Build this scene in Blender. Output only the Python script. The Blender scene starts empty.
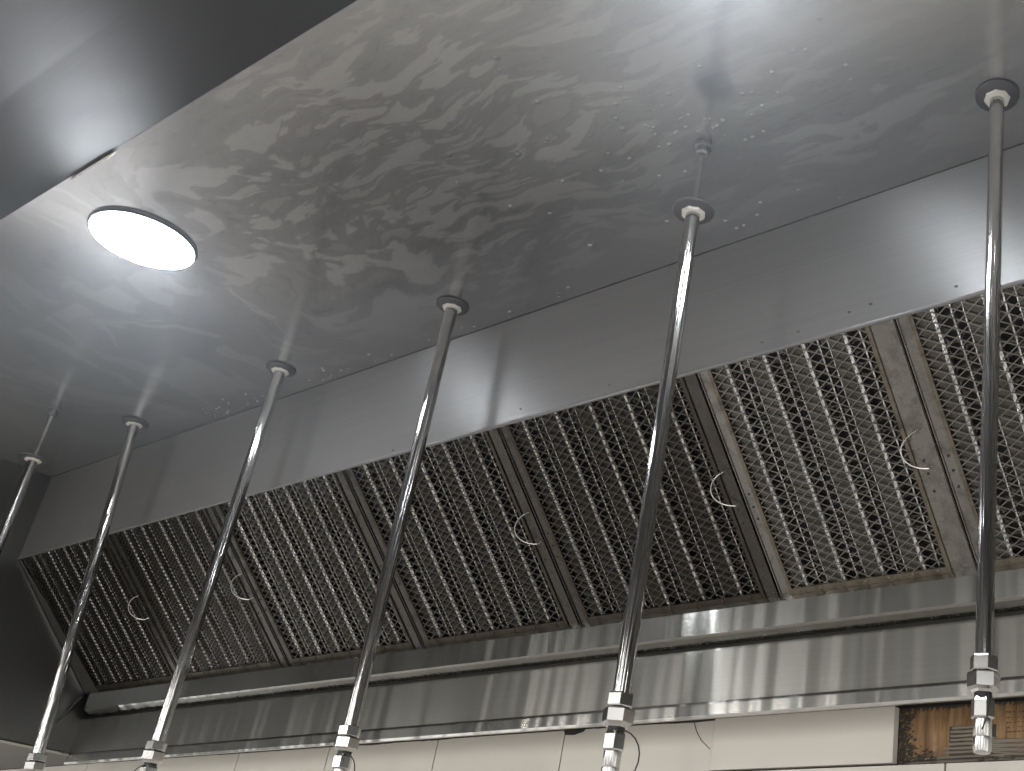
import bpy, bmesh, math, random
from mathutils import Vector, Matrix, Quaternion
random.seed(7)
PI = math.pi
scene = bpy.context.scene
C = scene.collection
H0 = 1.665                      # eye height; heights below are measured from the eye, +H0 = above the floor

# ------------------------------------------------------------------ camera
yaw, pitch, roll = -0.62179, 0.45180, -0.089924
F_PX, CX, CY = 1141.58, 803.67, 448.95
def cam_rot(a, b, c):
    ca, sa, cb, sb, cc, sc = math.cos(a), math.sin(a), math.cos(b), math.sin(b), math.cos(c), math.sin(c)
    fwd = Vector((sa*cb, ca*cb, sb)); r = Vector((ca, -sa, 0)); d = fwd.cross(r)
    return cc*r + sc*d, -sc*r + cc*d, fwd
rx, dn, fw = cam_rot(yaw, pitch, roll)
cam_data = bpy.data.cameras.new('camera'); cam = bpy.data.objects.new('camera', cam_data); C.objects.link(cam)
cam.matrix_world = Matrix(((rx.x, -dn.x, -fw.x, 0), (rx.y, -dn.y, -fw.y, 0), (rx.z, -dn.z, -fw.z, H0), (0, 0, 0, 1)))
cam_data.sensor_width = 36; cam_data.lens = F_PX/1024*36
cam_data.shift_x = (512-CX)/1024; cam_data.shift_y = (CY-385.5)/1024
cam_data.clip_start = .02
scene.camera = cam

# ------------------------------------------------------------------ light and exposure
world = bpy.data.worlds.new('world'); scene.world = world; world.use_nodes = True
wn = world.node_tree.nodes; wl = world.node_tree.links
bg = wn['Background']                    # uneven noise standing for the kitchen, added for streaky reflections in the steel
_tc = wn.new('ShaderNodeTexCoord'); _mp = wn.new('ShaderNodeMapping'); _mp.inputs['Scale'].default_value = (4.5, 4.5, .7)
_no = wn.new('ShaderNodeTexNoise'); _no.inputs['Scale'].default_value = 1.6; _no.inputs['Detail'].default_value = 2
_rp = wn.new('ShaderNodeValToRGB'); _rp.color_ramp.elements[0].position = .40; _rp.color_ramp.elements[1].position = .60
_rp.color_ramp.elements[0].color = (.12, .12, .12, 1); _rp.color_ramp.elements[1].color = (1.55, 1.53, 1.50, 1)
wl.new(_tc.outputs['Generated'], _mp.inputs[0]); wl.new(_mp.outputs[0], _no.inputs['Vector']); wl.new(_no.outputs['Fac'], _rp.inputs[0]); wl.new(_rp.outputs[0], bg.inputs['Color'])
bg.inputs['Strength'].default_value = .85
def area(name, loc, size, target, power, col):
    d = bpy.data.lights.new(name, 'AREA'); d.shape = 'RECTANGLE'; d.size, d.size_y = size; d.energy = power; d.color = col
    o = bpy.data.objects.new(name, d); C.objects.link(o); o.location = loc
    o.rotation_euler = (Vector(target)-Vector(loc)).to_track_quat('-Z', 'Y').to_euler(); return o
for _x, _p in ((-6.2, 5), (-4.6, 4), (-3.4, 5), (-2.2, 3), (-1.0, 3), (.9, 4)):
    area('kitchen_tube_light', (_x, -2.1, 2.36), (.07, 1.2), (_x*.6-.4, .9, 1.7), _p, (1, .97, .92))
scene.view_settings.view_transform = 'Standard'; scene.view_settings.look = 'None'
scene.view_settings.gamma = 1; scene.view_settings.use_curve_mapping = False
scene.view_settings.exposure = 1.18
LAMP_STRENGTH = 30
HAZE = .16

# ------------------------------------------------------------------ material helpers
class NT:
    def __init__(s, name):
        s.m = bpy.data.materials.new(name); s.m.use_nodes = True
        s.n = s.m.node_tree.nodes; s.l = s.m.node_tree.links; s.p = s.n['Principled BSDF']
        s.geo = None
    def new(s, t, **kw):
        x = s.n.new(t)
        for k, v in kw.items(): setattr(x, k, v)
        return x
    def put(s, sock, v):
        if hasattr(v, 'is_output') or isinstance(v, bpy.types.NodeSocket): s.l.new(v, sock)
        else: sock.default_value = v
    def pos(s):
        if s.geo is None: s.geo = s.new('ShaderNodeNewGeometry')
        return s.geo.outputs['Position']
    def mapping(s, scale, rot=(0, 0, 0), loc=(0, 0, 0), src=None):
        x = s.new('ShaderNodeMapping'); s.l.new(src or s.pos(), x.inputs[0])
        x.inputs['Scale'].default_value = scale; x.inputs['Rotation'].default_value = rot; x.inputs['Location'].default_value = loc
        return x.outputs[0]
    def noise(s, vec, scale, detail=3, rough=.5, dist=0):
        x = s.new('ShaderNodeTexNoise'); s.l.new(vec, x.inputs['Vector'])
        x.inputs['Scale'].default_value = scale; x.inputs['Detail'].default_value = detail
        x.inputs['Roughness'].default_value = rough; x.inputs['Distortion'].default_value = dist
        return x.outputs['Fac']
    def math(s, op, a, b=0.0, c=0.0, clamp=False):
        x = s.new('ShaderNodeMath', operation=op); x.use_clamp = clamp
        s.put(x.inputs[0], a); s.put(x.inputs[1], b); s.put(x.inputs[2], c); return x.outputs[0]
    def ramp(s, fac, stops):
        x = s.new('ShaderNodeValToRGB'); s.put(x.inputs[0], fac)
        e = x.color_ramp.elements
        while len(e) < len(stops): e.new(.5)
        for i, (p, c) in enumerate(stops):
            e[i].position = p; e[i].color = (c, c, c, 1) if not isinstance(c, tuple) else (*c, 1)
        return x.outputs[0]
    def mix(s, fac, a, b, mode='MIX'):
        x = s.new('ShaderNodeMix', data_type='RGBA', blend_type=mode)
        s.put(x.inputs[0], fac)
        for i, v in ((6, a), (7, b)):
            if isinstance(v, tuple): v = (*v, 1) if len(v) == 3 else v
            s.put(x.inputs[i], v)
        return x.outputs[2]
    def bump(s, h, strength, dist=.002):
        x = s.new('ShaderNodeBump'); s.put(x.inputs['Height'], h); x.inputs['Strength'].default_value = strength
        x.inputs['Distance'].default_value = dist; s.l.new(x.outputs[0], s.p.inputs['Normal']); return x
    def tangent(s, v, aniso):
        x = s.new('ShaderNodeCombineXYZ')
        for i in range(3): x.inputs[i].default_value = v[i]
        s.l.new(x.outputs[0], s.p.inputs['Tangent']); s.p.inputs['Anisotropic'].default_value = aniso
    def set(s, **kw):
        for k, v in kw.items():
            k = k.replace('_', ' ')
            s.put(s.p.inputs[k], (*v, 1) if isinstance(v, tuple) and len(v) == 3 else v)
        return s

def plain(name, col, rough, metal=0.0, **kw):
    t = NT(name); t.set(Base_Color=col, Roughness=rough, Metallic=metal, **kw); return t.m

def brushed(name, col, rough, tangent, aniso, stretch, var=.10, grime=0.0, bumpk=.05, waves=0.0, metal=1.0, und=(1, 0, 0)):
    t = NT(name)
    n1 = t.noise(t.mapping(stretch), 60, 3, .6)
    n2 = t.noise(t.pos(), 3.0, 4, .55)
    c = t.mix(t.ramp(n1, [(.3, 1-var), (.7, 1.0)]), (0, 0, 0), col, 'MULTIPLY')
    c = t.mix(1.0, col, t.ramp(n1, [(.3, 1-var), (.7, 1.0)]), 'MULTIPLY')
    if grime:
        g = t.ramp(t.noise(t.pos(), 9, 6, .65, .8), [(.52, 0.0), (.68, 1.0)])
        c = t.mix(t.math('MULTIPLY', g, grime), c, (.16, .13, .10))
    t.set(Base_Color=c, Metallic=metal)
    t.set(Roughness=t.math('ADD', t.math('MULTIPLY', n2, .14), rough-.07))
    t.tangent(tangent, aniso)
    h = n1
    if waves: h = t.math('ADD', t.math('MULTIPLY', n1, bumpk), t.math('MULTIPLY', t.noise(t.mapping(und), 4.5, 3, .5), waves))
    t.bump(h, 1.0 if waves else bumpk, .002)
    return t.m

# stainless panels: fine brushing lines run along the length of the hood
M = {}
STR = (.03, 6, 6)
M['panel'] = brushed('brushed_steel_panel', (.27, .27, .272), .46, (.55, 0, -.83), .93, STR, .10, .0, .02, .9, .62)
M['shelf'] = brushed('brushed_steel_trough', (.235, .23, .212), .30, (0, 0, 1), .95, STR, .08, .0, .012, 7)
M['lip'] = brushed('polished_steel_lip', (.38, .375, .352), .20, (0, 0, 1), .93, STR, .06, .0, .012, 7)
M['side'] = brushed('brushed_steel_side', (.20, .20, .195), .30, (0, 1, 0), .4, (6, 6, .03), .10, .1, .04, .4)
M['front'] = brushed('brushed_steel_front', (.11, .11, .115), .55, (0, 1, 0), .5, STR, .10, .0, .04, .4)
def chrome_mat():
    t = NT('chrome_plate'); t.set(Base_Color=(.50, .495, .48), Metallic=1.0, Roughness=.12)
    t.bump(t.noise(t.mapping((1, 1, .015)), 330, 1, .5), 1.0, .0022); return t.m
M['chrome'] = chrome_mat()
M['fitting'] = plain('plated_fitting', (.42, .415, .40), .20, 1.0)
M['stub'] = plain('dull_steel_stub', (.30, .30, .31), .35, .9)
M['soffit'] = plain('dull_brown_grey_soffit', (.085, .08, .072), .5, .5)
M['grout'] = plain('dark_grime', (.025, .022, .02), .8)
M['flange'] = plain('dull_grey_flange', (.13, .13, .14), .42, .8)
M['nutwhite'] = plain('white_plastic_nut', (.78, .76, .72), .5)
M['nylon'] = plain('black_wire', (.03, .03, .03), .5, .6)
M['wire'] = plain('bright_wire', (.62, .60, .56), .25, 1.0)
M['void'] = plain('hollow_shade_black', (.02, .02, .02), .7)  # near-black for hollows and gaps, their shade put into the colour

def ceiling_mat():
    t = NT('greasy_brushed_steel')
    brush = t.noise(t.mapping((.03, 6, 1)), 60, 3, .6)
    # smeared cleaning film: lobed patches with dried outlines, sweeping around the space between the lamps
    # swirled by a hand wiping round a centre between the lamps
    sp = t.new('ShaderNodeSeparateXYZ'); t.l.new(t.pos(), sp.inputs[0])
    px = t.math('SUBTRACT', sp.outputs[0], -1.36); py = t.math('MULTIPLY', t.math('SUBTRACT', sp.outputs[1], .66), 1.25)
    rr = t.math('SQRT', t.math('ADD', t.math('MULTIPLY', px, px), t.math('MULTIPLY', py, py)))
    th = t.math('ARCTAN2', py, px)
    w1 = t.noise(t.pos(), 3.0, 2); w2 = t.noise(t.mapping((1, 1, 1), loc=(4, 2, 0)), 9.0, 2)
    cb = t.new('ShaderNodeCombineXYZ')
    t.l.new(t.math('ADD', t.math('MULTIPLY', rr, 3.2), t.math('MULTIPLY', w1, 1.6)), cb.inputs[0])
    t.l.new(t.math('ADD', t.math('MULTIPLY', th, .75), t.math('MULTIPLY', w2, .35)), cb.inputs[1])
    n_pol = t.noise(cb.outputs[0], 3.8, 3, .55, .3)
    addv = t.new('ShaderNodeVectorMath', operation='MULTIPLY_ADD')
    warp = t.new('ShaderNodeTexNoise'); t.l.new(t.pos(), warp.inputs['Vector']); warp.inputs['Scale'].default_value = 5; warp.inputs['Detail'].default_value = 2
    t.l.new(warp.outputs['Color'], addv.inputs[0]); addv.inputs[1].default_value = (.14, .10, 0); t.l.new(t.pos(), addv.inputs[2])
    n_lin = t.noise(t.mapping((1.0, 4.2, 1), (0, 0, -.25), (0, 0, 0), addv.outputs[0]), 10, 3, .55, .2)
    side = t.ramp(t.math('ADD', t.math('MULTIPLY', sp.outputs[0], .9), 1.75), [(.35, 0.0), (.6, 1.0)])
    mxn = t.new('ShaderNodeMix', data_type='FLOAT'); t.l.new(side, mxn.inputs[0]); t.l.new(n_pol, mxn.inputs[2]); t.l.new(n_lin, mxn.inputs[3])
    n = mxn.outputs[0]
    film = t.ramp(n, [(.47, 0.0), (.50, 1.0)])
    film2 = t.ramp(n, [(.57, 0.0), (.585, 1.0)])
    line = t.ramp(n, [(.455, 0.0), (.475, 1.0), (.495, 0.0)])
    line2 = t.ramp(n, [(.565, 0.0), (.578, 1.0), (.59, 0.0)])
    sx = t.new('ShaderNodeSeparateXYZ'); t.l.new(t.pos(), sx.inputs[0])
    # where the film lies: from the left lamp to about x=-0.9, fading to the right
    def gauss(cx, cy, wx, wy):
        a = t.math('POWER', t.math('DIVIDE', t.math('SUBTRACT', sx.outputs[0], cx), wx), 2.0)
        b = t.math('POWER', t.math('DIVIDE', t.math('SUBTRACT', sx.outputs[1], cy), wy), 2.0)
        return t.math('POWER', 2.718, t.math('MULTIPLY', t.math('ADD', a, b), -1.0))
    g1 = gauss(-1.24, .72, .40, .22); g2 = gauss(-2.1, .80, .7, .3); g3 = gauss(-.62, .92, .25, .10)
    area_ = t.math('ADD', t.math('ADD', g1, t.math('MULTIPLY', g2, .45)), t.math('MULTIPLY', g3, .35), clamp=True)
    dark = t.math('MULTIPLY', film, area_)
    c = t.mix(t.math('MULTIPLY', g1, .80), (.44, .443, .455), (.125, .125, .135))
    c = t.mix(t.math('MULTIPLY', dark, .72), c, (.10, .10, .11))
    c = t.mix(t.math('MULTIPLY', t.math('MULTIPLY', film2, area_), .35), c, (.30, .30, .305))
    c = t.mix(t.math('MULTIPLY', t.math('ADD', line, line2, clamp=True), t.math('MULTIPLY', area_, .75)), c, (.09, .09, .10))
    c = t.mix(1.0, c, t.ramp(brush, [(.3, .93), (.7, 1.0)]), 'MULTIPLY')
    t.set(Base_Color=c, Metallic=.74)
    t.set(Roughness=t.math('SUBTRACT', t.math('ADD', .15, t.math('MULTIPLY', t.noise(t.pos(), 4, 3), .10)), t.math('MULTIPLY', dark, .04)))
    t.tangent((0, 1, 0), .45)
    t.bump(t.math('ADD', t.math('MULTIPLY', brush, .02), t.math('MULTIPLY', dark, .05)), 1.0, .001)
    return t.m
M['ceiling'] = ceiling_mat()

def tile_mat():
    t = NT('glazed_cream_tile')
    n = t.noise(t.pos(), 2.5, 3)
    c = t.mix(n, (.57, .545, .49), (.62, .595, .54))
    t.set(Base_Color=c, Roughness=.22); t.p.inputs['IOR'].default_value = 1.5
    t.bump(t.noise(t.pos(), 12, 2), .05, .003); return t.m
M['tile'] = tile_mat()
def wood_mat():
    t = NT('bare_plywood')
    n = t.noise(t.mapping((9, 1, .8)), 14, 5, .65, .6)
    c = t.ramp(n, [(.30, (.09, .045, .02)), (.5, (.22, .125, .055)), (.72, (.36, .24, .125))])
    g = t.ramp(t.noise(t.pos(), 30, 5, .7), [(.56, 0.0), (.64, 1.0)])
    c = t.mix(t.math('MULTIPLY', g, .45), c, (.12, .09, .06))
    t.set(Base_Color=c, Roughness=.75); t.bump(n, .3, .002); return t.m
M['wood'] = wood_mat()
M['mortar'] = plain('dried_mortar', (.20, .175, .14), .9)
M['mortar_and_shade'] = plain('dark_mortar_and_shade', (.05, .046, .038), .9)
M['ink'] = plain('faded_print', (.05, .03, .02), .8)
def floor_mat():
    t = NT('kitchen_floor_tile')
    b = t.new('ShaderNodeTexBrick'); t.l.new(t.pos(), b.inputs['Vector']); b.offset = 0
    b.inputs['Color1'].default_value = (.50, .48, .45, 1); b.inputs['Color2'].default_value = (.44, .42, .40, 1); b.inputs['Mortar'].default_value = (.12, .11, .10, 1)
    b.inputs['Scale'].default_value = 1; b.inputs['Brick Width'].default_value = .3; b.inputs['Row Height'].default_value = .3; b.inputs['Mortar Size'].default_value = .006
    t.set(Base_Color=b.outputs['Color'], Roughness=.4); return t.m
M['floor'] = floor_mat()
def emit_mat():
    t = NT('lit_diffuser'); t.set(Base_Color=(.9, .9, .9), Emission_Color=(.90, .95, 1.0), Emission_Strength=float(LAMP_STRENGTH)); return t.m
M['lamp'] = emit_mat()

def filt_mats(tag, base, wire, grime):
    def mk(name, col, rough, gr, metal=1.0):
        t = NT(name)
        n = t.noise(t.pos(), 38, 5, .7)
        g = t.ramp(n, [(.46, 0.0), (.66, 1.0)])
        c = t.mix(t.math('MULTIPLY', g, gr), col, (.055, .045, .035))
        t.set(Base_Color=c, Metallic=metal, Roughness=t.math('ADD', rough, t.math('MULTIPLY', g, .3)))
        return t.m
    return dict(flange=mk('filter_flange_'+tag, tuple(b*1.15 for b in base), .20, grime*.55),
                edge=mk('filter_edge_'+tag, tuple(b*k for b, k in zip(base, (.95, .86, .74))), .38, grime*.7),
                ridge=mk('filter_ridge_highlight_'+tag, tuple(min(b*8, .68) for b in base), .20, grime*.45),  # ridges far paler than the baffle, highlights carried in their colour
                baffle=mk('filter_baffle_'+tag, tuple(b*.50 for b in base), .22, grime*.55),
                wire=mk('filter_wire_'+tag, wire, .33, grime*.6))
FM = {'dark': filt_mats('dark', (.07, .068, .064), (.10, .096, .088), 1.0), 'clean': filt_mats('clean', (.19, .185, .173), (.22, .212, .195), .8)}

# ------------------------------------------------------------------ mesh helpers
class MB:
    def __init__(s): s.v = []; s.f = []; s.m = []; s.mats = []
    def mi(s, mat):
        if mat not in s.mats: s.mats.append(mat)
        return s.mats.index(mat)
    def add(s, vs, fs, mat=None):
        b = len(s.v); s.v += [Vector(x) for x in vs]; k = s.mi(mat)
        for f in fs: s.f.append([b+i for i in f]); s.m.append(k)
    def box(s, lo, hi, mat=None):
        x0, y0, z0 = lo; x1, y1, z1 = hi
        s.add([(x0,y0,z0),(x1,y0,z0),(x1,y1,z0),(x0,y1,z0),(x0,y0,z1),(x1,y0,z1),(x1,y1,z1),(x0,y1,z1)],
              [(0,3,2,1),(4,5,6,7),(0,1,5,4),(1,2,6,5),(2,3,7,6),(3,0,4,7)], mat)
    def extrude_x(s, pts, x0, x1, th=.0, mat=None, seg=1, closed=False):
        """profile [(y,z)] swept along x; th gives the sheet its thickness on the left-hand side of the profile"""
        if th:
            n = len(pts); off = []
            for i in range(n):
                a = Vector(pts[max(i-1, 0)]); b = Vector(pts[min(i+1, n-1)]); p = Vector(pts[i])
                if 0 < i < n-1:
                    d1 = (p-a).normalized(); d2 = (b-p).normalized(); n1 = Vector((-d1.y, d1.x)); n2 = Vector((-d2.y, d2.x))
                    nn = (n1+n2); nn = nn/max(nn.dot(n1), .3) if nn.length > 1e-6 else n1
                else:
                    d = (b-a).normalized(); nn = Vector((-d.y, d.x))
                off.append(p+nn*th)
            pts = list(pts)+[tuple(o) for o in reversed(off)]; closed = True
        n = len(pts); vs = []
        for k in range(seg+1):
            x = x0+(x1-x0)*k/seg; vs += [(x, p[0], p[1]) for p in pts]
        fs = []
        for k in range(seg):
            for i in range(n if closed else n-1):
                j = (i+1) % n; fs.append((k*n+i, k*n+j, (k+1)*n+j, (k+1)*n+i))
        if closed: fs += [tuple(range(n)), tuple(seg*n+i for i in reversed(range(n)))]
        s.add(vs, fs, mat)
    def tube(s, pts, r, sides=8, mat=None, cap=True):
        pts = [Vector(p) for p in pts]; n = len(pts); rr = r if isinstance(r, (list, tuple)) else [r]*n
        t0 = (pts[1]-pts[0]).normalized(); u = t0.orthogonal().normalized(); vs = []
        for i, p in enumerate(pts):
            t = (pts[min(i+1, n-1)]-pts[max(i-1, 0)]).normalized()
            u = (u - t*u.dot(t)).normalized(); w = t.cross(u)
            for k in range(sides):
                a = 2*PI*k/sides; vs.append(p+(u*math.cos(a)+w*math.sin(a))*rr[i])
        fs = []
        for i in range(n-1):
            for k in range(sides):
                j = (k+1) % sides; fs.append((i*sides+k, i*sides+j, (i+1)*sides+j, (i+1)*sides+k))
        if cap: fs += [tuple(reversed(range(sides))), tuple((n-1)*sides+k for k in range(sides))]
        s.add(vs, fs, mat)
    def lathe(s, prof, c=(0, 0, 0), sides=40, mat=None, phase=0.0, ax=None):
        """prof [(r,z)], bottom up, around z through c"""
        vs = []; n = len(prof)
        for r, z in prof:
            for k in range(sides):
                a = phase+2*PI*k/sides; p = Vector((r*math.cos(a), r*math.sin(a), z))
                if ax is not None: p = ax @ p
                vs.append(Vector(c)+p)
        fs = []
        for i in range(n-1):
            for k in range(sides):
                j = (k+1) % sides; fs.append((i*sides+k, i*sides+j, (i+1)*sides+j, (i+1)*sides+k))
        fs += [tuple(reversed(range(sides))), tuple((n-1)*sides+k for k in range(sides))]
        s.add(vs, fs, mat)
    def build(s, name, mat=None, parent=None, smooth=False, fn=None, loc=None):
        me = bpy.data.meshes.new(name)
        vs = [fn(v) if fn else v for v in s.v]
        if loc is not None: vs = [Vector(v)-Vector(loc) for v in vs]
        me.from_pydata([tuple(v) for v in vs], [], s.f)
        mats = [m if m is not None else mat for m in s.mats]
        for m in mats: me.materials.append(m)
        me.polygons.foreach_set('material_index', s.m)
        me.update()
        bm = bmesh.new(); bm.from_mesh(me); bmesh.ops.recalc_face_normals(bm, faces=bm.faces); bm.to_mesh(me); bm.free()
        if smooth:
            me.polygons.foreach_set('use_smooth', [True]*len(me.polygons))
            try: me.set_sharp_from_angle(angle=math.radians(40))
            except Exception: pass
        o = bpy.data.objects.new(name, me); C.objects.link(o)
        if parent is not None: o.parent = parent
        if loc is not None: o.location = loc
        return o
def W(x, y, z): return Vector((x, y, z+H0))
def root(name, loc, label, cat, group=None):
    o = bpy.data.objects.new(name, None); C.objects.link(o); o.location = loc; o.empty_display_size = .05
    o['label'] = label; o['category'] = cat
    if group: o['group'] = group
    return o
def struct(o): o['kind'] = 'structure'; return o

# ------------------------------------------------------------------ dimensions (y from the eye, z from the eye)
XL, XR = -2.98, .97
YC, YF, ZC = 1.052, .472, 1.0          # ceiling of the hood: back and front edge, height
ZB = .39                               # bottom of the hood
YW = 1.40                              # face of the tiled wall
FT, FB = (1.052, .790), (1.306, .536)  # filter bank top and bottom

# ------------------------------------------------------------------ the room
m = MB(); m.box((-6, -5, -.1), (4, 1.75, 0)); struct(m.build('floor', M['floor']))
m = MB()   # cream tiles over grout, one tile missing
xs_top = [-3.72+.325*0, -3.395, -3.07, -2.745, -2.422, -2.104, -1.776, -1.449, -1.124, -.801, -.475, -.15, .175, .5, .825, 1.15]
g = .0016
for a, b in zip(xs_top[:-1], xs_top[1:]):
    if abs(a+.801) < .01: continue
    proud = .004 if abs(a+1.124) < .01 else random.uniform(0, .0006)
    m.box((a+g, YW-proud, .3085+g), (b-g, YW+.009, .3885), M['tile'])
zr = .3085; row = 0
while zr > -H0+.02:
    z0 = max(zr-.205, -H0+.001)
    x = -3.68+(.07 if row % 2 else 0)-.0
    x = -1.052-.329*9 + (.16 if row % 2 else 0)
    while x < 1.3:
        m.box((x+g, YW-random.uniform(0, .0006), z0+g), (x+.329-g, YW+.009, zr-g), M['tile']); x += .329
    zr -= .205; row += 1
m.box((-4.2, YW+.012, -H0), (-.82, YW+.10, .50), M['grout'])
m.box((-.82, YW+.020, -H0), (1.5, YW+.10, .50), M['grout'])
m.box((-4.2, YW+.006, -H0), (-.803, YW+.0125, .50), M['grout'])
m.box((-.803, YW+.006, -H0), (1.5, YW+.0125, .307), M['grout'])
m.box((-.473, YW+.006, .307), (1.5, YW+.0125, .50), M['grout'])
# chipped joints at the top of two tiles and a hairline crack
m.add([(-1.452, YW-.0012, .388), (-1.40, YW-.0012, .388), (-1.405, YW-.0012, .3835), (-1.425, YW-.0012, .379), (-1.447, YW-.0012, .380)], [(0,1,2,3,4)], M['grout'])
m.tube([(-1.168, YW-.0008, .389), (-1.160, YW-.0008, .372), (-1.148, YW-.0008, .357), (-1.129, YW-.0008, .343)], .0006, 4, M['grout'])
for v in m.v: v.z += H0
struct(m.build('wall_back', M['tile']))

# plywood behind the missing tile
pw = root('plywood_patch', W(-.638, YW+.02, .3085), 'bare brown plywood patch with combed mortar showing where a wall tile is missing', 'plywood')
m = MB(); m.box((-.803, YW+.0128, .3085), (-.473, YW+.020, .3885))
o = m.build('plywood_sheet', M['wood'], None, fn=lambda v: v+Vector((0, 0, H0)), loc=pw.location); o.parent = pw; o.location = (0, 0, 0)
rnd = random.Random(3)
m = MB()
def ridge(x0, x1, z, dz=0, r=.0021):
    n = 9; pts = []
    for i in range(n):
        t = i/(n-1); pts.append((x0+(x1-x0)*t, YW+.0122, z+dz*math.sin(t*PI*.5)+rnd.uniform(-.0003, .0003)))
    m.tube(pts, [r*rnd.uniform(.7, 1.15) for _ in pts], 6)
for k, (x0, x1) in enumerate([(-.72, -.66), (-.722, -.665), (-.722, -.66), (-.722, -.655), (-.724, -.61), (-.731, -.58), (-.731, -.55)]):
    ridge(x0, x1, .357-k*.0055)
ridge(-.785, -.56, .3165, .002, .002); ridge(-.79, -.60, .3115, .001, .0022)
for k in range(5): ridge(-.672+.004*k, -.50, .338-k*.0052, -.004*(k+1)*.7)
for k in range(24):
    x = rnd.uniform(-.69, -.50); m.lathe([(.002, -.001), (.006, 0), (.003, .002)], (x, YW+.012, .3105+rnd.uniform(0, .006)), 7)
o = m.build('mortar_ridges', M['mortar'], pw, True, fn=lambda v: v+Vector((0, 0, H0))-pw.location); o['label'] = 'grey combed mortar ridges'
m = MB()
for k in range(420):
    edge = rnd.random() < .62
    if edge: x = -.802+abs(rnd.gauss(0, .011)); z = rnd.uniform(.310, .386)
    else: x = rnd.uniform(-.80, -.745) ; z = .310+abs(rnd.gauss(0, .007))*(1+(-.745-x)*12)
    l = rnd.uniform(.002, .006); a = rnd.uniform(-.5, .9)
    m.tube([(x, YW+.0118, z), (x+l*math.cos(a), YW+.0105, z+l*math.sin(a))], [rnd.uniform(.0008, .0017), .0004], 4)
for k in range(170):
    x = rnd.uniform(-.80, -.48); m.tube([(x, YW+.0118, .3885), (x+rnd.uniform(-.003, .003), YW+.0112, .3885-rnd.uniform(.001, .007))], [.0016, .0003], 4)
_pl = [(-.79, .3086), (-.50, .3086), (-.50, .3175), (-.655, .3175), (-.655, .359), (-.724, .359), (-.724, .3175), (-.79, .3175)]  # dark plate under the ridges: black shadows between them put into colour
m.add([(x, YW+.0122, z) for x, z in _pl]+[(x, YW+.0129, z) for x, z in _pl], [tuple(range(8)), tuple(range(15, 7, -1))]+[(i, (i+1) % 8, 8+(i+1) % 8, 8+i) for i in range(8)])
o = m.build('scrapings_and_shade', M['mortar_and_shade'], pw, False, fn=lambda v: v+Vector((0, 0, H0))-pw.location); o['label'] = 'dark crumbly mortar along the patch edges, and shade painted between the ridges'
m = MB()   # faded, unreadable lines of print
for li, (z, hgt) in enumerate([(.3725, .0030), (.3655, .0022), (.3590, .0022), (.3525, .0022), (.3465, .0026)]):
    x = -.640
    while x < -.49:
        wdt = rnd.choice([.0014, .002, .0026]); gap = .0008 if rnd.random() < .8 else .003
        if rnd.random() < (.92 if li in (0, 4) else .62):
            m.box((x, YW+.01265, z+rnd.uniform(0, .0006)), (x+.0006, YW+.0128, z+hgt*rnd.uniform(.7, 1)))
            m.box((x, YW+.01265, z+rnd.uniform(0, hgt*.6)), (x+wdt, YW+.0128, z+rnd.uniform(hgt*.65, hgt)))
        x += wdt+gap
m.build('faded_print', M['ink'], pw, False, fn=lambda v: v+Vector((0, 0, H0))-pw.location)

# ------------------------------------------------------------------ the hood
hood = root('range_hood', W(-1.0, .9, ZB), 'large stainless steel canopy exhaust hood seen from beneath, mounted on the tiled wall', 'exhaust hood')
def hp(mb, name, mat, label=None, smooth=False):
    o = mb.build(name, mat, hood, smooth, fn=lambda v: v+Vector((0, 0, H0))-hood.location)
    if label: o['label'] = label
    return o
# top panel with condensation drops
m = MB(); m.box((XL, YF-.002, ZC), (XR, YC+.03, ZC+.004))

rnd = random.Random(11)
drops = []
for k in range(34): drops.append((rnd.uniform(-2.3, -1.85), YC-.004-abs(rnd.gauss(0, .016))-.004, rnd.uniform(.0022, .0048)))
for k in range(12): drops.append((rnd.uniform(-1.85, -1.2), YC-.008-abs(rnd.gauss(0, .012)), rnd.uniform(.003, .005)))
for k in range(46): drops.append((rnd.gauss(-.79, .10), rnd.gauss(.835, .045), rnd.uniform(.0022, .0042)))
for k in range(16): drops.append((rnd.gauss(-1.02, .10), rnd.gauss(.80, .08), rnd.uniform(.003, .005)))
for k in range(7): drops.append((rnd.uniform(-1.1, -.7), YC-.01-rnd.random()*.05, rnd.uniform(.003, .0045)))
for x, y, r in drops:
    if y > YC-.006: y = YC-.006
    m.lathe([(r*.35, -r*.34), (r*.75, -r*.24), (r, 0)], (x, y, ZC), 10)
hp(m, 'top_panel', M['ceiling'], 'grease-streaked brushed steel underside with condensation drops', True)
# back panel (vertical) with hemmed lower edge
m = MB(); m.box((XL, YC, FT[1]), (XR, YC+.002, ZC-.0016))
m.tube([(XL, YC, FT[1]), (XR, YC, FT[1])], .0028, 8)
for x in (-.700, -.668, -1.12, -.545, -1.62, -.78, -.84, -1.31):      # screw heads and sealant specks near the hem
    z = FT[1]+rnd.uniform(.004, .03); m.lathe([(.0016, -.0003), (.0026, .0006), (.0014, .0016)], (x, YC-.0006, z), 8)
hp(m, 'back_panel', M['panel'], None, True)
m = MB(); m.box((XL, YC+.012, ZC-.03), (XR, YC+.016, ZC)); hp(m, 'seam_shade', M['void'])  # near-black strip added so the open seam looks shaded
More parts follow.
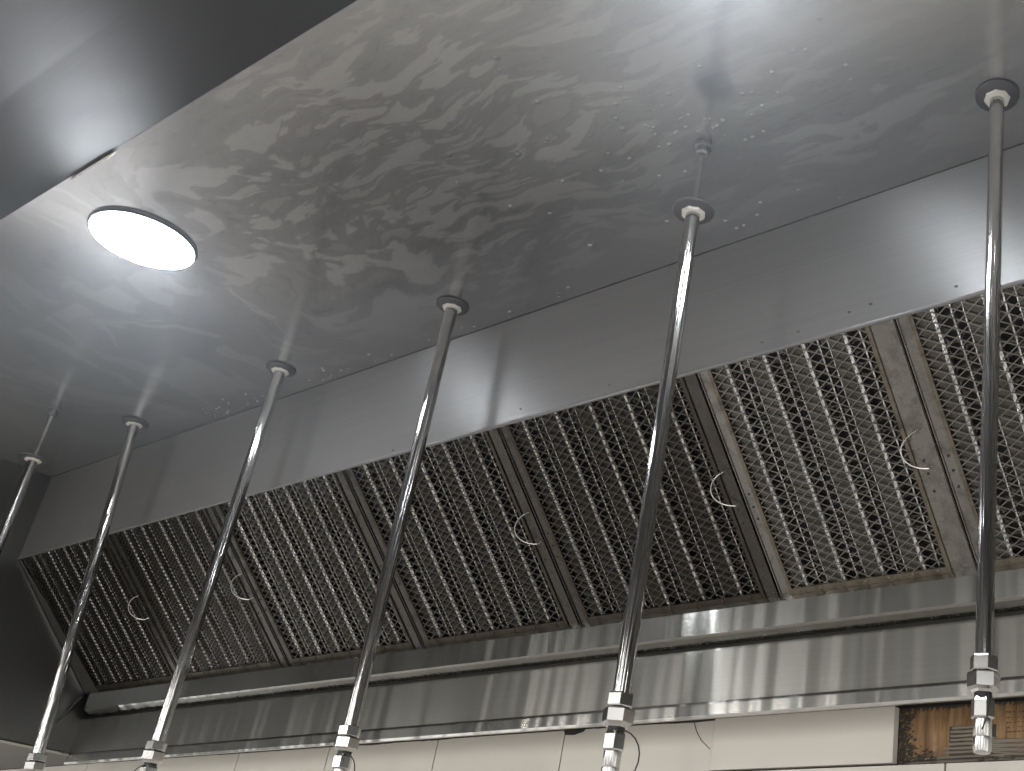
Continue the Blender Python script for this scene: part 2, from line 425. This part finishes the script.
# left end panel
m = MB()
m.add([(XL, y, z) for y, z in ((YF-.75, ZB), (YW, ZB), (YW, ZC), (YF-.75, ZC))]+[(XL-.003, y, z) for y, z in ((YF-.75, ZB), (YW, ZB), (YW, ZC), (YF-.75, ZC))],
      [(0,1,2,3),(7,6,5,4),(0,4,5,1),(1,5,6,2),(2,6,7,3),(3,7,4,0)])
hp(m, 'end_panel', M['side'])
m = MB(); m.tube([(XL-.001, YF-.75, ZB), (XL-.001, YW-.005, ZB)], .0045, 8); hp(m, 'end_panel_hem', M['lip'], None, True)
m = MB(); m.box((-3.9, YF-.75, ZB), (XL-.008, YW-.002, ZB+.004)); hp(m, 'closure_panel', M['soffit'], 'dull steel soffit strip left of the hood')
m = MB(); m.box((XR, YF-.75, ZB), (XR+.003, YW, ZC)); hp(m, 'end_panel', M['side'])
# sloped front
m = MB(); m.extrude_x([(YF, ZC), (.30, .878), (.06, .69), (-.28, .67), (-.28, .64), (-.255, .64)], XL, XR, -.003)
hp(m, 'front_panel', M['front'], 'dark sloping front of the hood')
m = MB(); m.tube([(-1.70, YF+.002, ZC-.002), (-1.68, YF+.002, ZC-.002), (-1.59, YF+.002, ZC-.002), (-1.57, YF+.002, ZC-.002)], [.0006, .0024, .0024, .0006], 10); hp(m, 'seam_glint', M['wire'], 'bright bead added as the glint on the front seam')  # bright bead added for a glint along the front joint
# filter ledge, trough front and underside
YT = 1.294
m = MB(); m.extrude_x([(1.322, .556), (1.300, .534), (YT, .526), (YT, .4905), (YT+.003, .4885), (1.307, .4835), (1.36, .4835)], XL+.036, XR, -.002)
hp(m, 'filter_ledge', M['lip'], 'polished ledge carrying the filters')
m = MB(); m.box((XL, 1.322, .470), (XR, 1.398, .482), M['void'])  # black block stands for the shade deep in the gap
for k in range(420):
    x = rnd.uniform(XL+.05, XR*.2); r = rnd.uniform(.0012, .0034)
    m.lathe([(r*.4, -r*.9), (r, 0), (r*.6, r*.8)], (x, 1.309+rnd.uniform(-.002, .003), .4825), 6, M['grout'])
o = hp(m, 'gap_shade_and_grease', M['void'], 'black block for the shade in the trough gap, with grease lumps')
m = MB(); m.extrude_x([(1.345, .466), (1.335, .4785), (1.322, .4792), (1.3100, .4700), (1.3095, .4675), (1.3095, .3905), (1.398, .394), (1.398, .41)], XL, XR, -.0015)
hp(m, 'grease_trough', M['shelf'], 'brushed grease trough face')
m = MB(); m.extrude_x([(1.3093, .3905), (1.3070, .3890), (1.3056, .3855), (1.3054, .3700), (1.3066, .3668), (1.3100, .3664), (1.398, .3925)], XL+.002, XR, -.0012)
hp(m, 'bottom_lip', M['lip'], 'bright polished bottom lip')
m = MB()
xs_ = [-2.5+i*.012 for i in range(260)]      # one bead of black sealant of uneven thickness under the lip
m.tube([(x, 1.3990, .3880) for x in xs_], [.0003+.0016*max(0, math.sin(x*9.1)+.6*math.sin(x*31)-.35+rnd.uniform(-.25, .25)) for x in xs_], 5)
hp(m, 'sealant', M['grout'])
# left end plate of the trough and the filler strip beside the first filter
m = MB(); m.add([(XL+.0015, 1.030, .800), (XL+.010, 1.052, .790), (XL+.030, FB[0], FB[1]), (XL+.030, 1.287, .520), (XL+.0015, 1.262, .505), (XL+.0015, 1.25, .52)], [(0,1,2,3,4,5)])
m2 = MB()
m2.add([(XL+.003, 1.050, .789), (XL+.010, 1.054, .785), (XL+.048, 1.308, .531), (XL+.003, 1.300, .527)], [(0,1,2,3)])
m2.tube([(XL+.004, 1.292, .522), (XL+.004, 1.258, .45)], .004, 6)
hp(m2, 'filler_strip', M['side'])
m = MB(); m.box((XL, YW-.004, .46), (XR, YW+.0, ZC)); hp(m, 'duct_back', M['void'])
m = MB(); m.box((XL, YC+.03, ZC-.004), (XR, YW, ZC)); hp(m, 'duct_top', M['void'])

# ------------------------------------------------------------------ lamps
def lamp(x, y, label):
    o = root('canopy_light', W(x, y, ZC), label, 'light', 'round lights under the hood')
    R = .0765
    m = MB(); m.lathe([(R*.97, -.0052), (R+.0012, -.0050), (R+.0018, -.003), (R+.0026, -.0005), (R*.5, -.0002)], (0, 0, 0), 64)
    m.build('bezel', M['flange'], o, True)
    m = MB(); m.lathe([(.001, -.0120), (R*.4, -.0116), (R*.7, -.0103), (R*.9, -.0078), (R*.985, -.0054), (R*.985, -.004)], (0, 0, 0), 64)
    m.build('diffuser', M['lamp'], o, True)
    return o
lamp(-1.752, .612, 'round lit lamp on the hood underside, the one wholly in view')
lamp(-.60, .612, 'round lit lamp above the top edge, glowing between the two right pipes')

# ------------------------------------------------------------------ filters
SQ = 1/math.sqrt(2)
def fl(v):   # u along the hood, v up the slope, n outwards
    u, vv, n = v; return Vector((u, -vv*SQ-n*SQ, vv*SQ-n*SQ))
LEN = math.hypot(FT[0]-FB[0], FT[1]-FB[1])-.001
def make_filter(x0, x1, kind, label, fine=False, right=.026, left=.020, thin=None):
    w = x1-x0-.0022; mats = FM[kind]
    o = root('grease_filter', W(x0+.0011, FB[0], FB[1]), label, 'grease filter', 'mesh grease filters along the hood')
    L = LEN; b = .012; D = -.022
    # frame: outer channel
    m = MB()
    for lo, hi in (((0, 0, D), (left, L, 0)), ((w-right, 0, D), (w, L, 0)), ((left, 0, D), (w-right, b, 0)), ((left, L-.004, D), (w-right, L, -.012))):
        m.box(lo, hi)
    for lo, hi in (((.001, 0, 0), (.0025, L, .0018)), ((w-.0025, 0, 0), (w-.001, L, .0018))): m.box(lo, hi)
    for k in range(3):  # drain holes / rivets
        for uu in (left*.5, w-right*.62):
            m.lathe([(.0016, -.0004), (.0022, .0006), (.001, .0010)], (uu, L*(.35+.06*k)+rnd.uniform(-.004, .004), 0), 6, M['grout'])
    m.build('frame', mats['flange'], o, False, fn=fl)
    # inner raised edging holding the mesh
    m = MB(); e = .009; es = .006
    a0, a1, c0, c1 = left-.002, w-right+.002, b-.007, L-.001
    m.box((a0, c0, -.004), (a0+es, c1, .0022)); m.box((a1-es, c0, -.004), (a1, c1, .0022))
    m.box((a0+es, c0, -.004), (a1-es, c0+e, .0026))
    for k in range(7):
        m.lathe([(.002, -.0002), (.0026, .0008), (.0012, .0014)], (a0+(a1-a0)*(k+.5)/7, c0+e*.5, .0026), 7)
    ed = m.build('edging', mats['edge'], o, False, fn=fl); ed['label'] = 'greasy brown inner edging'
    # pressed baffle sheet with rows of round holes
    m = MB(); u0, u1, v0, v1 = a0+es*.5, a1-es*.5, c0+e*.5, c1
    npd = max(4, round((u1-u0)/.066)); P = (u1-u0)/npd
    hole = P*.24; nr = round((v1-v0)/(hole*1.0)); dv = (v1-v0)/nr
    def quad(ua, na, ub, nb): m.add([(ua, v0, na), (ub, v0, nb), (ub, v1, nb), (ua, v1, na)], [(0,1,2,3)])
    def holes(ua, na, ub, nb, ph):
        for r in range(nr+1):
            va = v0+(r-ph)*dv; vb = va+dv
            if va < v0-1e-6 or vb > v1+1e-6:
                va2, vb2 = max(va, v0), min(vb, v1)
                if vb2 > va2: m.add([(ua, va2, na), (ub, va2, nb), (ub, vb2, nb), (ua, vb2, na)], [(0,1,2,3)])
                continue
            cu, cv = .5, .5; vs = []; fs = []
            outer = [(0,0),(.5,0),(1,0),(1,.5),(1,1),(.5,1),(0,1),(0,.5)]
            for q in outer: vs.append((ua+(ub-ua)*q[0], va+dv*q[1], na+(nb-na)*q[0]))
            for k in range(8):
                a = -3*PI/4+k*PI/4; q = (.5+.455*math.cos(a), .5+.455*math.sin(a)); vs.append((ua+(ub-ua)*q[0], va+dv*q[1], na+(nb-na)*q[0]))
            for k in range(8): j = (k+1) % 8; fs.append((k, j, 8+j, 8+k))
            m.add(vs, fs)
    for i in range(npd):
        a = u0+i*P; pr = [(0, -.0035), (.34, -.0035), (.37, -.0045), (.43, -.0100), (.44, -.0100)]
        for (ta, na), (tb, nb) in zip(pr[:-1], pr[1:]): quad(a+ta*P, na, a+tb*P, nb)
        holes(a+.44*P, -.0100, a+.72*P, -.0100, 0)
        quad(a+.72*P, -.0100, a+.73*P, -.0085); quad(a+.73*P, -.0085, a+.745*P, -.0085); quad(a+.745*P, -.0085, a+.755*P, -.0100)
        holes(a+.755*P, -.0100, a+.97*P, -.0095, .5)
        quad(a+.97*P, -.0115, a+P, -.0035)
    m.build('baffle', mats['baffle'], o, False, fn=fl)
    m = MB()   # bright beads on the pressed ridges: their highlights put into the colour
    for i in range(npd):
        a = u0+i*P
        for uc, nc, rr in ((.405, -.0062, .0036), (.738, -.0078, .0015), (.985, -.0042, .0010)):
            pts = [(a+uc*P+.0003*math.sin(k*1.9+i), v0+(v1-v0)*k/24, nc) for k in range(25)]
            m.tube(pts, rr*(.8 if fine else 1), 8)
    m.build('ridge_highlights', mats['ridge'], o, True, fn=fl)
    m = MB(); m.box((u0, v0, -.0235), (u1, v1, -.022)); m.build('back_sheet', M['void'], o, False, fn=fl)
    # expanded wire mesh: two crossing families of strands
    m = MB(); pu, pv = (.0150, .0088) if fine else (.0245, .0138); hw = .00052 if fine else .00068
    s_ = pv/pu; W_, V_ = u1-u0, v1-v0; ln = math.hypot(1, s_)
    for sg in (1, -1):
        k0 = -int(W_/pu)-2; k1 = int(V_/pv)+int(W_/pu)+3
        for k in range(k0, k1):
            # v = k*pv + sg*s*u
            c = k*pv; ulo, uhi = 0.0, W_
            lims = sorted(((0-c)/(sg*s_), (V_-c)/(sg*s_))); ulo = max(ulo, lims[0]); uhi = min(uhi, lims[1])
            if uhi-ulo < .003: continue
            n = max(1, int((uhi-ulo)/.016)); vs = []
            for i in range(n+1):
                u = ulo+(uhi-ulo)*i/n; v = c+sg*s_*u; du = -sg*s_/ln*hw; dw = 1/ln*hw
                wv = .0011*math.sin(2*PI*(u/P+.1))+.0004*math.sin(v*90+u*50)
                for nn in (wv-.0006, wv+.0006):
                    vs.append((u0+u+du, v0+v+dw, nn)); vs.append((u0+u-du, v0+v-dw, nn))
            fs = []
            for i in range(n):
                q = i*4; fs += [(q, q+1, q+5, q+4), (q+2, q+6, q+7, q+3), (q, q+4, q+6, q+2), (q+1, q+3, q+7, q+5)]
            m.add(vs, fs)
    m.build('wire_mesh', mats['wire'], o, False, fn=fl)
    # wire pull handle on the right-hand side
    if kind == 'dark' and right == .0261: return o
    m = MB(); pts = []
    hu = w-right*.45
    for i in range(13):
        a = -1.25+2.5*i/12; pts.append((hu-.040*math.cos(a)+.013, .183+.027*math.sin(a)/math.sin(1.25), .004+.012*math.cos(a)))
    pts = [(hu+.004, .210-.054, .0)]+pts+[(hu+.004, .210, .0)]
    m.tube(pts, .0011, 6); m.build('handle', M['wire'], o, True, fn=fl)
    return o
XSEAM = [-2.975, -2.568, -2.173, -1.756, -1.358, -.952, -.632, -.232]
make_filter(XSEAM[0], XSEAM[1], 'dark', 'dark mesh grease filter at the far left end, against the end panel', True)
make_filter(XSEAM[1], XSEAM[2], 'dark', 'fine-meshed dull filter second from the left, thin wire ring at its right', True)
make_filter(XSEAM[2], XSEAM[3], 'dark', 'dark diamond-mesh filter third from the left, the one without a wire ring', right=.0261)
make_filter(XSEAM[3], XSEAM[4], 'dark', 'fourth filter from the left, greasy mesh behind the fourth pipe')
make_filter(XSEAM[4], XSEAM[5], 'dark', 'fifth filter from the left, partly covered by the long second pipe from the right')
make_filter(XSEAM[5], XSEAM[6], 'clean', 'narrower brighter filter between the two right pipes, with a large wire ring', right=.038)
make_filter(XSEAM[6], XSEAM[7], 'clean', 'bright filter at the right edge of the photo, behind the rightmost pipe')
for a, t_ in ((-.232, 'grease filter just beyond the right edge of the photo'), (.169, 'grease filter farthest right, well outside the photo')): make_filter(a, a+.398, 'clean', t_)

# ------------------------------------------------------------------ nozzle drops
def drop(top, bot, rad, znut, label, stub_len=0.0, loop=None, hexphase=0.2):
    """top, bot: (x,y,z) of the axis; fittings measured down from znut"""
    T, B = Vector(top), Vector(bot); ax = (T-B).normalized(); base = W(*bot)
    o = root('nozzle_pipe', base, label, 'pipe', 'fire suppression pipes hanging from the hood')
    q = Vector((0, 0, 1)).rotation_difference(ax).to_matrix()
    def at(z): return B+ax*((z-B.z)/ax.z) - B
    def loc_l(mb, prof, z, sides, mat=None, phase=0.0): mb.lathe([(r, h) for r, h in prof], at(z), sides, mat, phase, q)
    topz = ZC-stub_len
    m = MB(); n = 24; L = (topz-znut)
    loc_l(m, [(rad, -.002), (rad, L*.5), (rad, L)], znut, 28)
    m.build('sleeve', M['chrome'], o, True)
    if stub_len:  # thin stub and coupling between the flange and the hood top
        m = MB(); loc_l(m, [(rad*.42, 0), (rad*.42, stub_len-.018), (rad*.42, stub_len-.012)], topz, 16); m.build('inner_pipe', M['chrome'], o, True)
        m = MB(); loc_l(m, [(rad*.75, 0), (rad*.95, .002), (rad*.95, .011), (rad*1.25, .012), (rad*1.25, .0165)], ZC-.017, 24); m.build('coupling', M['stub'], o, True)
    # escutcheon and nut
    er = .0268
    m = MB(); loc_l(m, [(rad*1.02, -.0075), (er*.45, -.0068), (er*.78, -.005), (er*.96, -.0042), (er, -.0022), (er*.97, -.0008), (er*.9, -.0003)], topz, 48)
    m.build('escutcheon', M['flange'], o, True)
    m = MB(); loc_l(m, [(rad*1.2, -.0095), (er*.56, -.0090), (er*.60, -.0055)], topz, 8, None, .3); m.build('lock_nut', M['nutwhite'], o)
    # hex fittings
    k = rad/.0088
    m = MB(); loc_l(m, [(.0095*k, -.0155), (.0128*k, -.0150), (.0135*k, -.0135), (.0135*k, -.002), (.0128*k, -.0005), (.0095*k, 0)], znut, 6, None, hexphase); m.build('hex_nut', M['fitting'], o)
    m = MB(); loc_l(m, [(.011*k, -.0355), (.0125*k, -.033), (.0155*k, -.0305), (.0158*k, -.018), (.0150*k, -.0165), (.011*k, -.016)], znut, 6, None, hexphase+.35); m.build('union_nut', M['fitting'], o)
    m = MB(); loc_l(m, [(.0085*k, -.0395), (.0085*k, -.0355)], znut, 20); m.build('neck', M['nylon'], o, True)
    m = MB(); loc_l(m, [(.0090*k, -.0600), (.0108*k, -.0585), (.0112*k, -.0575), (.0112*k, -.043), (.009*k, -.0390)], znut, 6, None, hexphase); m.build('nozzle_body', M['fitting'], o)
    m = MB(); loc_l(m, [(.0060*k, -.0905), (.0078*k, -.0898), (.0086*k, -.0880), (.0088*k, -.0762), (.0084*k, -.0758), (.0088*k, -.0752), (.0088*k, -.0600), (.006*k, -.0596)], znut, 28); m.build('nozzle_tip', M['fitting'], o, True)
    m = MB(); pts = []
    if loop == 'front':
        pts = [(.009, -.008, -.038), (.012, -.012, -.045), (.010, -.013, -.060), (.004, -.011, -.071)]
    else:
        s = 1 if loop != 'left' else -1
        for i in range(12):
            a = PI/2-PI*i/11; pts.append((s*(.008+.034*math.cos(a)), -.006, -.0655+.027*math.sin(a)-.006*(i/11)))
        pts[0] = (s*.008, -.004, -.0385)
    m.tube([at(znut)+Vector(p) for p in pts], .0008, 5); m.build('tether_wire', M['nylon'], o, True)
    return o
ZN = .3075
drop((-.449, .959, ZC), (-.457, .956, .217), .0087, .3075, 'rightmost chrome pipe, hanging nearly upright in front of the bare plywood', loop='front')
drop((-.822, .861, ZC), (-.8205, .8625, .183), .0092, .2735, 'second chrome pipe from the right, its round flange set below a thin stub', stub_len=.105, loop='right')
drop((-1.443, .975, ZC), (-1.438, .982, .209), .0098, .2995, 'chrome pipe third from the right, crossing the fourth filter', loop='right')
drop((-1.928, .976, ZC), (-1.932, .974, .209), .0098, .2995, 'third chrome pipe from the left, crossing the second filter', loop='left')
drop((-2.454, .976, ZC), (-2.434, 1.023, .219), .0100, .3095, 'second chrome pipe from the left, hanging out of plumb across the first filter', loop='left')
drop((-2.560, .859, ZC), (-2.560, .862, .20), .0096, .290, 'leftmost chrome pipe, cut by the left edge of the photo, flange set below a thin stub', stub_len=.115, loop='left')

# ------------------------------------------------------------------ thin bluish volume added under the hood for the lens glow
def haze():
    mt = bpy.data.materials.new('glow_haze'); mt.use_nodes = True; n = mt.node_tree.nodes; n.clear()
    out = n.new('ShaderNodeOutputMaterial'); v = n.new('ShaderNodeVolumeScatter')
    v.inputs['Color'].default_value = (.86, .93, 1, 1); v.inputs['Density'].default_value = HAZE; v.inputs['Anisotropy'].default_value = .2
    mt.node_tree.links.new(v.outputs[0], out.inputs['Volume'])
    m = MB(); m.box((XL+.02, .06, .70+H0), (XR-.02, YC-.01, ZC-.014+H0)); o = m.build('haze', mt)
    o['kind'] = 'stuff'; o['label'] = 'thin bluish haze added under the hood for the glow around the lamps'; o['category'] = 'haze'
haze()
